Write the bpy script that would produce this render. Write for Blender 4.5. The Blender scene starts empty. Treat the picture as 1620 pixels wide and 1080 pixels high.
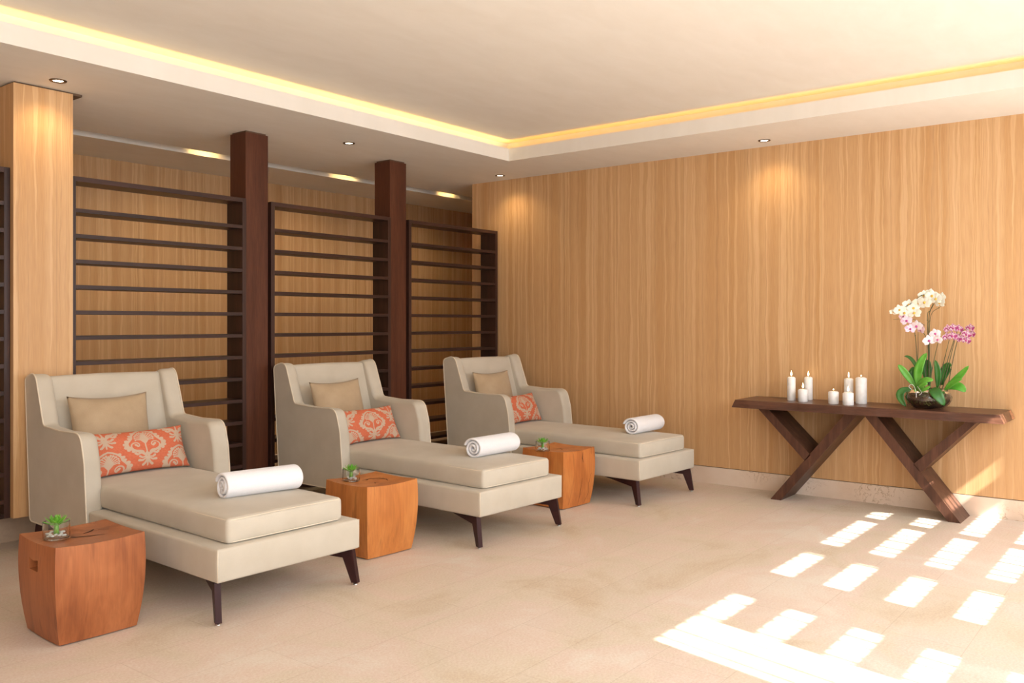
import bpy, bmesh, math, random
from mathutils import Vector, Matrix
random.seed(7)
PI = math.pi
sc = bpy.context.scene
COL = sc.collection

# ------------------------------------------------------------------ camera
TH = math.atan(1085 / 1384.0)
FPX = 1385.0
cd = bpy.data.cameras.new('camera'); cam = bpy.data.objects.new('camera', cd); COL.objects.link(cam)
cam.location = (0, 0, 1.4)
cam.rotation_euler = (PI / 2, 0, TH - PI / 2)
cd.sensor_width = 36; cd.lens = FPX / 1620 * 36
cd.shift_y = -30 / 1620
cd.clip_start = .05
sc.camera = cam

# ------------------------------------------------------------------ world, sun, window daylight, added rear fill, exposure
sc.view_settings.view_transform = 'Standard'; sc.view_settings.look = 'None'
sc.view_settings.gamma = 1; sc.view_settings.use_curve_mapping = False
sc.view_settings.exposure = 0.74
w = bpy.data.worlds.new('world'); sc.world = w; w.use_nodes = True
w.node_tree.nodes['Background'].inputs[0].default_value = (.75, .87, 1, 1)
w.node_tree.nodes['Background'].inputs[1].default_value = 1.0
sd = bpy.data.lights.new('sun', 'SUN'); sd.energy = 14.5; sd.angle = math.radians(.5); sd.color = (1, .97, .92)
so = bpy.data.objects.new('sun', sd); COL.objects.link(so); so.location = (0, -8, 8)
so.rotation_euler = Vector((.21, 1, -.95)).to_track_quat('-Z', 'Y').to_euler()
def area(name, loc, direction, sx, sy, e, colr, spread=PI):
    d = bpy.data.lights.new(name, 'AREA'); d.shape = 'RECTANGLE'; d.size = sx; d.size_y = sy; d.energy = e; d.color = colr; d.spread = spread
    o = bpy.data.objects.new(name, d); COL.objects.link(o); o.location = loc
    o.rotation_euler = Vector(direction).to_track_quat('-Z', 'Y').to_euler()
    return o
area('daylight_sun_window', (4.9, -.5, 1.9), (0, 1, -.5), 4.2, 1.6, 55, (.93, .97, 1))
area('rear_fill', (-.1, -.5, 1.9), (0, 1, -.5), 5.4, 1.6, 62, (.93, .97, 1))  # fill light added behind the camera, no real window there
# warm strips lying in the ceiling cove troughs
WARM = (1, .55, .13)
for lo, sx, sy, e in (((1.65, 4.99, 2.915), 9.3, .03, 4.4), ((6.305, 1.9, 2.915), .03, 6.2, 2.0)):
    area('cove_strip', lo, (0, 0, 1), sx, sy, e, (1, .64, .18) if sx > 1 else (1, .47, .03), math.radians(120)).rotation_euler = (PI, 0, 0)

# ------------------------------------------------------------------ materials
def new_mat(name, rough=.6, spec=.5, coat=0):
    m = bpy.data.materials.new(name); m.use_nodes = True
    nt = m.node_tree; b = nt.nodes['Principled BSDF']
    b.inputs['Roughness'].default_value = rough
    b.inputs['Specular IOR Level'].default_value = spec
    b.inputs['Coat Weight'].default_value = coat
    return m, nt, b
class N:
    def __init__(s, nt): s.nt = nt
    def n(s, t, **k):
        x = s.nt.nodes.new(t)
        for a, v in k.items(): setattr(x, a, v)
        return x
    def link(s, a, b): s.nt.links.new(a, b)
    def math(s, op, a, b=None, clamp=False):
        x = s.n('ShaderNodeMath', operation=op, use_clamp=clamp)
        for i, v in enumerate((a, b)):
            if v is None: continue
            if isinstance(v, (int, float)): x.inputs[i].default_value = v
            else: s.link(v, x.inputs[i])
        return x.outputs[0]
    def comb(s, x, y, z):
        c = s.n('ShaderNodeCombineXYZ')
        for i, v in enumerate((x, y, z)):
            if isinstance(v, (int, float)): c.inputs[i].default_value = v
            else: s.link(v, c.inputs[i])
        return c.outputs[0]
    def noise(s, vec, scale, detail=3, rough=.5, dist=0):
        x = s.n('ShaderNodeTexNoise'); x.inputs['Scale'].default_value = scale; x.inputs['Detail'].default_value = detail
        x.inputs['Roughness'].default_value = rough; x.inputs['Distortion'].default_value = dist
        if vec is not None: s.link(vec, x.inputs['Vector'])
        return x.outputs['Fac']
    def ramp(s, fac, stops):
        r = s.n('ShaderNodeValToRGB'); e = r.color_ramp.elements
        while len(e) > 1: e.remove(e[-1])
        for i, (p, c) in enumerate(stops):
            q = e[0] if i == 0 else e.new(p)
            q.position = p; q.color = (c if len(c) == 4 else (*c, 1)) if not isinstance(c, (int, float)) else (c, c, c, 1)
        s.link(fac, r.inputs[0]); return r.outputs[0]
    def mix(s, fac, a, b, mode='MIX'):
        x = s.n('ShaderNodeMix', data_type='RGBA', blend_type=mode)
        for i, v in ((0, fac), (6, a), (7, b)):
            if isinstance(v, (int, float)): x.inputs[i].default_value = v
            elif isinstance(v, tuple): x.inputs[i].default_value = (*v, 1) if len(v) == 3 else v
            else: s.link(v, x.inputs[i])
        return x.outputs[2]
    def bump(s, h, bsdf, strength=.3, dist=.002):
        x = s.n('ShaderNodeBump'); x.inputs['Strength'].default_value = strength; x.inputs['Distance'].default_value = dist
        s.link(h, x.inputs['Height']); s.link(x.outputs[0], bsdf.inputs['Normal'])
    def pos(s):
        g = s.n('ShaderNodeNewGeometry'); q = s.n('ShaderNodeSeparateXYZ'); s.link(g.outputs['Position'], q.inputs[0])
        return g.outputs['Position'], q.outputs
    def obj(s):
        g = s.n('ShaderNodeTexCoord'); q = s.n('ShaderNodeSeparateXYZ'); s.link(g.outputs['Object'], q.inputs[0])
        return g.outputs['Object'], q.outputs

def plain(name, col, rough=.5, metal=0, spec=.5):
    m, nt, b = new_mat(name, rough, spec); g = N(nt)
    v, q = g.obj()
    f = g.noise(v, 30, 2)
    c = g.ramp(f, [(.3, tuple(x * .94 for x in col)), (.7, tuple(min(1, x * 1.05) for x in col))])
    g.link(c, b.inputs['Base Color']); b.inputs['Metallic'].default_value = metal
    return m

def veneer_mat():
    m, nt, b = new_mat('wall_veneer', .42, .35); g = N(nt)
    v, q = g.pos()
    s = g.math('ADD', q[0], q[1]); z = q[2]
    warp = g.noise(g.comb(g.math('MULTIPLY', s, 9), g.math('MULTIPLY', z, 2.4), 0), 1, 3)
    s2 = g.math('ADD', s, g.math('MULTIPLY', warp, .05))
    wide = g.noise(g.comb(g.math('MULTIPLY', s2, 13), g.math('MULTIPLY', z, .12), 3), 1, 2)
    c = g.ramp(wide, [(.32, (.56, .315, .135)), (.5, (.595, .352, .168)), (.68, (.64, .39, .195))])
    st = g.noise(g.comb(g.math('MULTIPLY', s2, 34), g.math('MULTIPLY', z, .25), 9), 1, 1)
    f1 = g.ramp(st, [(.56, 0.), (.60, 1.), (.68, .8), (.72, 0.)])
    c = g.mix(g.math('MULTIPLY', f1, .42), c, (.80, .55, .31))
    dk = g.noise(g.comb(g.math('MULTIPLY', s2, 46), g.math('MULTIPLY', z, .22), 21), 1, 1)
    f2 = g.ramp(dk, [(.30, 1.), (.36, 0.)])
    c = g.mix(g.math('MULTIPLY', f2, .26), c, (.38, .21, .09))
    fine = g.noise(g.comb(g.math('MULTIPLY', s, 260), g.math('MULTIPLY', z, 7), 5), 1, 2)
    c = g.mix(.16, c, g.ramp(fine, [(.3, .28), (.7, .85)]), 'OVERLAY')
    # thin veneer sheet joints
    fr = g.math('FRACT', g.math('DIVIDE', g.math('ADD', s, .31), 1.22))
    jn = g.math('LESS_THAN', fr, .0022)
    c = g.mix(g.math('MULTIPLY', jn, .35), c, (.25, .13, .06))
    g.link(c, b.inputs['Base Color'])
    return m

def floor_mat():
    m, nt, b = new_mat('floor_stone', .5, .25); g = N(nt)
    v, q = g.pos()
    n1 = g.noise(v, 1.5, 5, .62, .8)
    c = g.ramp(n1, [(.32, (.60, .485, .36)), (.45, (.66, .565, .45)), (.55, (.69, .56, .47)), (.7, (.71, .64, .55))])
    n2 = g.noise(v, 90, 3, .7)
    c = g.mix(.24, c, g.ramp(n2, [(.3, .15), (.7, .85)]), 'OVERLAY')
    n3 = g.noise(g.comb(g.math('MULTIPLY', q[0], 2.2), g.math('MULTIPLY', q[1], 7), 0), 1, 4, .65)
    c = g.mix(g.math('MULTIPLY', g.ramp(n3, [(.5, 0.), (.75, 1.)]), .35), c, (.74, .64, .54))
    br = g.n('ShaderNodeTexBrick'); br.offset = .5
    br.inputs['Scale'].default_value = 1; br.inputs['Mortar Size'].default_value = .0016; br.inputs['Mortar Smooth'].default_value = .3
    br.inputs['Brick Width'].default_value = .93; br.inputs['Row Height'].default_value = .338
    br.inputs['Color1'].default_value = (.95, .95, .95, 1); br.inputs['Color2'].default_value = (1, 1, 1, 1); br.inputs['Mortar'].default_value = (.66, .6, .54, 1)
    g.link(g.comb(g.math('ADD', q[0], .02), g.math('ADD', q[1], .568), 0), br.inputs['Vector'])
    c = g.mix(.55, c, br.outputs['Color'], 'MULTIPLY')
    g.link(c, b.inputs['Base Color'])
    g.bump(n2, b, .25, .002)
    return m

def plaster_mat():
    m, nt, b = new_mat('ceiling_plaster', .7, .3); g = N(nt)
    v, q = g.pos()
    n1 = g.noise(g.comb(g.math('MULTIPLY', q[0], 2.5), g.math('MULTIPLY', q[1], 6), q[2]), 1, 4, .6, .4)
    c = g.ramp(n1, [(.3, (.82, .775, .70)), (.7, (.86, .82, .755))])
    g.link(c, b.inputs['Base Color']); g.bump(n1, b, .15, .004)
    return m

def marble_mat():
    m, nt, b = new_mat('baseboard_marble', .35, .5); g = N(nt)
    v, q = g.pos()
    n1 = g.noise(v, 3, 4)
    c = g.ramp(n1, [(.3, (.70, .54, .41)), (.7, (.80, .67, .56))])
    n2 = g.noise(v, 7, 5, .65, 1.6)
    vein = g.math('LESS_THAN', g.math('ABSOLUTE', g.math('SUBTRACT', n2, .5)), .011)
    patch = g.ramp(g.noise(v, 1.7, 2), [(.5, 0.), (.6, 1.)])
    c = g.mix(g.math('MULTIPLY', g.math('MULTIPLY', vein, patch), .65), c, (.36, .22, .11))
    g.link(c, b.inputs['Base Color'])
    return m

def wood_mat(name, dark, mid, light, rough, axis='z', scale=1., coat=0., fig=.5, spec=.5):
    """wood with grain running along one object axis"""
    m, nt, b = new_mat(name, rough, spec, coat); g = N(nt)
    v, q = g.obj()
    ax = {'x': (1.2, 16, 16), 'y': (16, 1.2, 16), 'z': (16, 16, 1.2)}[axis]
    vec = g.comb(*[g.math('MULTIPLY', q[i], ax[i] * scale) for i in range(3)])
    n1 = g.noise(vec, 1, 5, .6, fig)
    c = g.ramp(n1, [(.28, dark), (.5, mid), (.72, light)])
    f = tuple(14 * x for x in ax)
    n2 = g.noise(g.comb(*[g.math('MULTIPLY', q[i], f[i] * scale) for i in range(3)]), 1, 2)
    c = g.mix(.25, c, g.ramp(n2, [(.35, .3), (.65, .7)]), 'OVERLAY')
    g.link(c, b.inputs['Base Color']); b.inputs['Coat Roughness'].default_value = .12
    return m

def block_mat(name, dark, mid, light, seed):
    m, nt, b = new_mat(name, .38, .4); g = N(nt)
    v, q = g.obj()
    big = g.noise(g.comb(g.math('MULTIPLY', q[0], 5), g.math('MULTIPLY', q[1], 5), g.math('ADD', g.math('MULTIPLY', q[2], 1.8), seed)), 1, 3, .5, 1.)
    c = g.ramp(big, [(.3, dark), (.47, mid), (.7, light)])
    gr = g.noise(g.comb(g.math('MULTIPLY', q[0], 90), g.math('MULTIPLY', q[1], 90), g.math('ADD', g.math('MULTIPLY', q[2], 3.), seed)), 1, 4, .6, 1.)
    c = g.mix(.33, c, g.ramp(gr, [(.3, .30), (.7, .70)]), 'OVERLAY')
    fl = g.noise(g.comb(g.math('MULTIPLY', q[0], 11), g.math('MULTIPLY', q[1], 11), g.math('ADD', g.math('MULTIPLY', q[2], 1.6), seed + 5)), 1, 2, .5, 2.)
    c = g.mix(g.math('MULTIPLY', g.ramp(fl, [(.63, 0.), (.70, 1.)]), .35), c, tuple(x * .45 for x in dark))
    g.link(c, b.inputs['Base Color'])
    return m

def fabric_mat(name, col, col2, rough=.85, sheen=.2, weave=900, bump=.25):
    m, nt, b = new_mat(name, rough, .25); g = N(nt)
    v, q = g.obj()
    n1 = g.noise(v, 6, 3); n2 = g.noise(v, weave, 1)
    c = g.mix(g.ramp(n1, [(.35, 0.), (.65, 1.)]), col, col2)
    c = g.mix(.12, c, g.ramp(n2, [(.3, .3), (.7, .7)]), 'OVERLAY')
    g.link(c, b.inputs['Base Color']); b.inputs['Sheen Weight'].default_value = sheen
    g.bump(g.noise(v, weave, 2), b, bump, .001)
    return m

def damask_mat():
    m, nt, b = new_mat('damask_fabric', .75, .25); g = N(nt)
    a = g.n('ShaderNodeAttribute', attribute_name='motif')
    v, q = g.obj()
    n = g.noise(g.comb(g.math('MULTIPLY', q[0], 60), g.math('MULTIPLY', q[1], 700), g.math('MULTIPLY', q[2], 700)), 1, 2)
    red = g.ramp(n, [(.3, (.56, .125, .06)), (.7, (.70, .20, .105))])
    c = g.mix(g.ramp(a.outputs['Fac'], [(.40, 0.), (.60, 1.)]), red, (.58, .43, .32))
    g.link(c, b.inputs['Base Color']); g.bump(g.noise(v, 800, 2), b, .25, .001)
    return m

def terry_mat():
    m, nt, b = new_mat('terry_cotton', .95, .15); g = N(nt)
    v, q = g.obj()
    n = g.noise(v, 420, 3, .7)
    g.link(g.ramp(n, [(.3, (.80, .79, .82)), (.6, (.90, .90, .93))]), b.inputs['Base Color'])
    b.inputs['Sheen Weight'].default_value = .4
    g.bump(n, b, .6, .003)
    return m

def glass_mat():
    m, nt, b = new_mat('clear_glass', .02, .5)
    b.inputs['Base Color'].default_value = (.96, .98, .97, 1); b.inputs['Transmission Weight'].default_value = 1; b.inputs['IOR'].default_value = 1.45
    g = N(nt); v, q = g.obj(); g.bump(g.noise(v, 8, 2), b, .05, .002)
    return m

def emit_mat(name, col, e):
    m, nt, b = new_mat(name, .5)
    b.inputs['Base Color'].default_value = (*col, 1); b.inputs['Emission Color'].default_value = (*col, 1); b.inputs['Emission Strength'].default_value = e
    return m

def leaf_mat(name, a, c2, rough=.35):
    m, nt, b = new_mat(name, rough, .5); g = N(nt)
    v, q = g.obj(); n = g.noise(v, 14, 3)
    g.link(g.ramp(n, [(.35, a), (.65, c2)]), b.inputs['Base Color'])
    return m

def petal_mat(name, base, spot, scale, lo, hi):
    m, nt, b = new_mat(name, .6, .3); g = N(nt)
    v, q = g.obj(); n = g.noise(v, scale, 2, .5, 1)
    g.link(g.ramp(n, [(lo, base), (hi, spot)]), b.inputs['Base Color'])
    b.inputs['Subsurface Weight'].default_value = .1
    return m

M = {}
M['veneer'] = veneer_mat(); M['floor'] = floor_mat(); M['plaster'] = plaster_mat(); M['marble'] = marble_mat()
M['plinth'] = plain('plinth_stone', (.50, .37, .26), .5)
M['reveal'] = plain('dark_reveal', (.12, .07, .04), .8)  # dark tone that paints gap shade by the pillar and atop the columns
M['rack'] = wood_mat('dark_stained_oak', (.022, .009, .006), (.040, .016, .011), (.060, .024, .017), .4, 'x', 1, 0, .3, .35)
M['rackv'] = wood_mat('dark_stained_oak_upright', (.022, .009, .006), (.040, .016, .011), (.060, .024, .017), .4, 'z', 1, 0, .3, .35)
M['column'] = wood_mat('dark_column_veneer', (.066, .021, .010), (.095, .031, .015), (.125, .044, .022), .45, 'z', .6, 0, .2, .25)
M['console'] = wood_mat('console_wenge', (.045, .018, .011), (.095, .038, .022), (.17, .075, .044), .32, 'y', 1.2, 0, .8, .4)
M['consolev'] = wood_mat('console_wenge_leg', (.05, .02, .012), (.09, .038, .023), (.14, .062, .038), .42, 'z', 1.2, 0, .4, .3)
M['endgrain'] = wood_mat('console_end_grain_sunlit', (.20, .075, .035), (.42, .19, .09), (.62, .35, .19), .5, 'x', 1.6, 0, .3)  # end grain, its pale orange also carries the sunlight
M['leg'] = plain('chaise_leg_wood', (.040, .013, .013), .4, 0, .25)
M['glide'] = plain('glide_metal', (.75, .75, .75), .3, 1)
M['cream'] = fabric_mat('cream_upholstery', (.54, .485, .395), (.58, .525, .435), .6, .15, 900, .15)
M['piping'] = fabric_mat('cream_piping', (.72, .63, .50), (.76, .67, .54), .6, .1)
M['beige'] = fabric_mat('beige_weave', (.42, .31, .195), (.49, .37, .24), .8, .15, 420, .5)
M['damask'] = damask_mat(); M['terry'] = terry_mat(); M['glass'] = glass_mat()
M['blockA'] = block_mat('red_brown_log_wood', (.24, .070, .022), (.35, .112, .037), (.45, .16, .058), 1.)
M['blockB'] = block_mat('orange_log_wood', (.40, .130, .030), (.53, .185, .045), (.62, .24, .065), 7.3)
M['blockC'] = block_mat('cracked_orange_log_wood', (.40, .120, .028), (.53, .175, .042), (.61, .23, .06), 13.1)
M['crack'] = plain('dark_crack', (.03, .014, .008), .9)
M['pebble'] = plain('white_pebble', (.82, .80, .76), .6)
M['succulent'] = leaf_mat('succulent_green', (.12, .36, .03), (.26, .55, .07), .4)
M['wax'] = plain('white_wax', (.86, .85, .84), .45)
M['wick'] = plain('burnt_wick', (.02, .015, .01), .9)
M['flame'] = emit_mat('candle_flame', (1, .72, .38), 9)
M['lamp'] = emit_mat('halogen_lamp', (1, .85, .6), 14)
M['ring'] = plain('brushed_ring', (.20, .13, .08), .45, 1)
M['leafD'] = leaf_mat('orchid_leaf_dark', (.025, .12, .02), (.05, .20, .03))
M['leafL'] = leaf_mat('orchid_leaf_bright', (.07, .30, .02), (.14, .42, .05))
M['stem'] = leaf_mat('orchid_stem', (.05, .05, .025), (.10, .12, .04), .6)
M['pwhite'] = petal_mat('white_petal', (.86, .85, .76), (.88, .86, .70), 30, .4, .7)
M['ppink'] = petal_mat('pink_petal', (.83, .62, .70), (.62, .22, .42), 35, .5, .7)
M['ppale'] = petal_mat('pale_pink_petal', (.87, .74, .76), (.80, .55, .64), 25, .5, .75)
M['pstripe'] = petal_mat('speckled_magenta_petal', (.80, .60, .68), (.36, .04, .17), 110, .44, .54)
M['lipY'] = plain('yellow_lip', (.75, .45, .06), .5)
M['lipM'] = plain('magenta_lip', (.50, .05, .25), .5)
M['soil'] = leaf_mat('dark_bark', (.025, .013, .007), (.12, .055, .02), .8)
M['moss'] = leaf_mat('moss', (.06, .09, .015), (.22, .22, .06), .95)
M['wire'] = plain('silver_wire', (.6, .58, .55), .4, .6)
M['bowlglass'] = glass_mat()
M['frame'] = plain('window_frame_paint', (.4, .3, .22), .6)

# ------------------------------------------------------------------ mesh helpers
class MB:
    def __init__(s): s.v = []; s.f = []; s.mi = []; s.cur = 0
    def add(s, vs, fs):
        o = len(s.v); s.v += [tuple(p) for p in vs]; s.f += [tuple(i + o for i in f) for f in fs]; s.mi += [s.cur] * len(fs); return s
    def box(s, a, b):
        (x0, y0, z0), (x1, y1, z1) = a, b
        return s.add([(x0, y0, z0), (x1, y0, z0), (x1, y1, z0), (x0, y1, z0), (x0, y0, z1), (x1, y0, z1), (x1, y1, z1), (x0, y1, z1)],
                     [(0, 3, 2, 1), (4, 5, 6, 7), (0, 1, 5, 4), (1, 2, 6, 5), (2, 3, 7, 6), (3, 0, 4, 7)])
    def prism(s, poly, fn, caps=True):
        """poly 2D list; fn(p, t) -> 3D for t in 0,1"""
        n = len(poly)
        vs = [fn(p, 0) for p in poly] + [fn(p, 1) for p in poly]
        fs = [(i, (i + 1) % n, n + (i + 1) % n, n + i) for i in range(n)]
        if caps: fs += [tuple(range(n))[::-1], tuple(range(n, 2 * n))]
        return s.add(vs, fs)
    def tube(s, pts, r, seg=8, caps=True):
        pts = [Vector(p) for p in pts]; rs = r if isinstance(r, (list, tuple)) else [r] * len(pts)
        vs = []; fs = []; up = None
        for i, p in enumerate(pts):
            t = (pts[min(i + 1, len(pts) - 1)] - pts[max(i - 1, 0)]).normalized()
            if up is None: up = Vector((0, 0, 1)) if abs(t.z) < .9 else Vector((1, 0, 0))
            a = t.cross(up).normalized(); b = a.cross(t).normalized(); up = b
            for k in range(seg):
                q = 2 * PI * k / seg; vs.append(p + (a * math.cos(q) + b * math.sin(q)) * rs[i])
        for i in range(len(pts) - 1):
            for k in range(seg):
                fs.append((i * seg + k, i * seg + (k + 1) % seg, (i + 1) * seg + (k + 1) % seg, (i + 1) * seg + k))
        if caps: fs += [tuple(range(seg))[::-1], tuple(range((len(pts) - 1) * seg, len(pts) * seg))]
        return s.add(vs, fs)
    def lathe(s, prof, seg=32, c=(0, 0, 0)):
        vs = []; fs = []; n = len(prof)
        for k in range(seg):
            q = 2 * PI * k / seg
            for r, z in prof: vs.append((c[0] + r * math.cos(q), c[1] + r * math.sin(q), c[2] + z))
        for k in range(seg):
            for i in range(n - 1):
                a = k * n + i; b = ((k + 1) % seg) * n + i
                fs.append((a, b, b + 1, a + 1))
        return s.add(vs, fs)
    def grid(s, fn, nu, nv):
        vs = [fn(i / nu, j / nv) for j in range(nv + 1) for i in range(nu + 1)]
        fs = [(j * (nu + 1) + i, j * (nu + 1) + i + 1, (j + 1) * (nu + 1) + i + 1, (j + 1) * (nu + 1) + i) for j in range(nv) for i in range(nu)]
        return s.add(vs, fs)
    def build(s, name, mats, parent=None, smooth=False, angle=None, bevel=0, merge=False, fix=True):
        me = bpy.data.meshes.new(name); me.from_pydata(s.v, [], s.f)
        for m in (mats if isinstance(mats, list) else [mats]): me.materials.append(m)
        me.polygons.foreach_set('material_index', s.mi)
        if merge or fix:
            bm = bmesh.new(); bm.from_mesh(me)
            if merge: bmesh.ops.remove_doubles(bm, verts=bm.verts, dist=1e-5)
            bmesh.ops.recalc_face_normals(bm, faces=bm.faces)
            if bevel:
                bmesh.ops.bevel(bm, geom=[e for e in bm.edges if e.is_manifold and e.calc_face_angle(0) > .5], offset=bevel, segments=2, affect='EDGES', profile=.6)
            bm.to_mesh(me); bm.free()
        if smooth:
            me.polygons.foreach_set('use_smooth', [True] * len(me.polygons))
            if angle: me.set_sharp_from_angle(angle=angle)
        me.update()
        o = bpy.data.objects.new(name, me); COL.objects.link(o)
        if parent: o.parent = parent
        return o

def soft_box(mb, a, b, r, n=(12, 16, 6), crown=0, puff=0):
    c = [(a[i] + b[i]) / 2 for i in range(3)]; h = [(b[i] - a[i]) / 2 for i in range(3)]
    def tx(p):
        q = [max(-(h[i] - r), min(h[i] - r, p[i])) for i in range(3)]
        d = Vector([p[i] - q[i] for i in range(3)])
        if d.length > 1e-9: d = d.normalized() * r
        P = Vector(q) + d
        fx, fy, fz = [1 - (P[i] / h[i]) ** 2 for i in range(3)]
        if P.z > 0: P.z += crown * max(0, fx) ** .6 * max(0, fy) ** .6
        P.x += math.copysign(puff * max(0, fy) ** .5 * max(0, fz), P.x) if abs(P.x) > h[0] * .6 else 0
        P.y += math.copysign(puff * max(0, fx) ** .5 * max(0, fz), P.y) if abs(P.y) > h[1] * .6 else 0
        return (c[0] + P.x, c[1] + P.y, c[2] + P.z)
    def coords(k):
        # dense near the rounded edges
        inner = h[k] - r; m = max(2, n[k])
        L = [-h[k], -h[k] + r * .33, -h[k] + r * .67] + [-inner + 2 * inner * i / m for i in range(m + 1)] + [h[k] - r * .67, h[k] - r * .33, h[k]]
        return L
    X, Y, Z = coords(0), coords(1), coords(2)
    for axis in range(3):
        A, B = [(Y, Z), (X, Z), (X, Y)][axis]
        for sg in (-1, 1):
            vs = [];
            for bb in B:
                for aa in A:
                    p = [(sg * h[0], aa, bb), (aa, sg * h[1], bb), (aa, bb, sg * h[2])][axis]
                    vs.append(tx(p))
            na = len(A); fs = [(j * na + i, j * na + i + 1, (j + 1) * na + i + 1, (j + 1) * na + i) for j in range(len(B) - 1) for i in range(na - 1)]
            mb.add(vs, fs)
    return mb

def fillet(pts, radii, seg=6):
    out = []; n = len(pts)
    for i in range(n):
        p = Vector(pts[i]); a = Vector(pts[i - 1]) - p; b = Vector(pts[(i + 1) % n]) - p; r = radii[i]
        if r <= 0: out.append(tuple(p)); continue
        la, lb = a.length, b.length; a.normalize(); b.normalize()
        ang = a.angle(b); t = min(r / math.tan(ang / 2), la * .49, lb * .49); r = t * math.tan(ang / 2)
        p0 = p + a * t; p1 = p + b * t
        for k in range(seg + 1):
            u = k / seg
            out.append(tuple(p0 * (1 - u) ** 2 + p * 2 * u * (1 - u) + p1 * u * u))
    return out
def inset(poly, d):
    n = len(poly); out = []
    ar = sum(poly[i][0] * poly[(i + 1) % n][1] - poly[(i + 1) % n][0] * poly[i][1] for i in range(n)); sg = 1 if ar > 0 else -1
    for i in range(n):
        a = Vector(poly[i - 1]); p = Vector(poly[i]); b = Vector(poly[(i + 1) % n])
        e1 = (p - a); e2 = (b - p)
        if e1.length < 1e-7: e1 = e2
        if e2.length < 1e-7: e2 = e1
        e1.normalize(); e2.normalize()
        n1 = Vector((-e1.y, e1.x)) * sg; n2 = Vector((-e2.y, e2.x)) * sg; m = (n1 + n2); m.normalize()
        out.append(tuple(p + m * d / max(.5, m.dot(n1))))
    return out
def rings(mb, poly, levels, fn):
    """levels: list of (inset, t); fn(p,t)->3D. closed with caps"""
    n = len(poly); base = len(mb.v); vs = []
    for ins, t in levels:
        pp = inset(poly, ins) if ins else poly
        vs += [fn(p, t) for p in pp]
    fs = []
    for l in range(len(levels) - 1):
        for i in range(n):
            fs.append((l * n + i, l * n + (i + 1) % n, (l + 1) * n + (i + 1) % n, (l + 1) * n + i))
    fs += [tuple(range(n))[::-1], tuple(range((len(levels) - 1) * n, len(levels) * n))]
    return mb.add(vs, fs)

def empty(name, loc, rz=0, label=None, cat=None, group=None, scale=None):
    o = bpy.data.objects.new(name, None); COL.objects.link(o); o.location = loc; o.rotation_euler = (0, 0, rz); o.empty_display_size = .1
    if scale: o.scale = scale
    tag(o, label, cat, group); return o
def tag(o, label=None, cat=None, group=None, kind=None):
    if label: o['label'] = label
    if cat: o['category'] = cat
    if group: o['group'] = group
    if kind: o['kind'] = kind
    return o
def copy_tree(o, parent=None):
    c = o.copy(); COL.objects.link(c); c.parent = parent
    for ch in list(o.children): copy_tree(ch, c)
    return c
def struct(o): o['kind'] = 'structure'; return o

# ------------------------------------------------------------------ the room
CZ = 2.87; CU = 3.062; XR = 7.07
struct(MB().box((-3.2, -1.3, -.1), (10.6, 8, 0)).build('floor', M['floor']))
c = MB()
c.box((-3.2, 4.965, CZ), (10.6, 6.72, 2.90)); c.box((-3.2, 6.92, CZ), (10.6, 7.9, 2.95))          # lower soffit either side of the light slot
c.box((6.28, -1.3, CZ), (7.3, 4.965, 2.90)); c.box((-3.2, 6.68, 2.90), (10.6, 6.72, 3.05)); c.box((-3.2, 6.68, 3.05), (10.6, 6.95, 3.09)); c.box((-3.2, 6.92, 2.95), (10.6, 6.96, 3.05))
c.box((-3.2, 4.945, CZ), (6.28, 4.965, 2.983)); c.box((6.26, -1.3, CZ), (6.28, 4.945, 2.983))      # upstand lips
c.box((-3.2, 5.065, 2.90), (6.5, 5.10, 3.09)); c.box((6.385, -1.3, 2.90), (6.42, 5.07, 3.09))     # cove back walls
c.box((-3.2, -1.3, CU), (6.5, 5.10, CU + .06))
struct(c.build('ceiling', M['plaster']))
rw = MB().box((XR, -1.3, .147), (7.25, 6.08, CZ)); struct(rw.build('wall_right', M['veneer']))
rw = MB().box((7.25, 6.0, 0), (10.6, 6.08, CZ)); struct(rw.build('wall_recess', M['veneer']))
bb = MB().box((XR - .004, -1.3, 0), (7.24, 6.07, .142)); o = struct(bb.build('baseboard_right', M['marble']))
o = struct(MB().box((XR + .006, -1.3, .140), (7.24, 6.07, .150)).build('trim_1', M['reveal']))
struct(MB().box((-3.2, 7.72, .0), (10.6, 7.9, CZ)).build('wall_back', M['veneer']))
struct(MB().box((-3.2, -1.3, 0), (-3.0, 8, CU)).build('wall_left', M['veneer']))
struct(MB().box((10.5, 6.0, 0), (10.6, 8, CZ)).build('wall_recess_end', M['veneer']))
# veneered pillar block beside the shelving, on a set-back stone plinth
struct(MB().box((2.315, 5.66, .21), (2.672, 6.15, CZ - .012)).build('wall_pillar', M['veneer']))
struct(MB().box((2.33, 5.68, CZ - .015), (2.74, 6.2, CZ + .0)).build('gap_shade_pillar', M['reveal']))  # dark strip painting the shade of the ceiling gap beside the pillar
struct(MB().box((-1.2, 5.98, 0), (7.05, 6.2, .195)).build('baseboard_back', M['plinth']))
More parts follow.
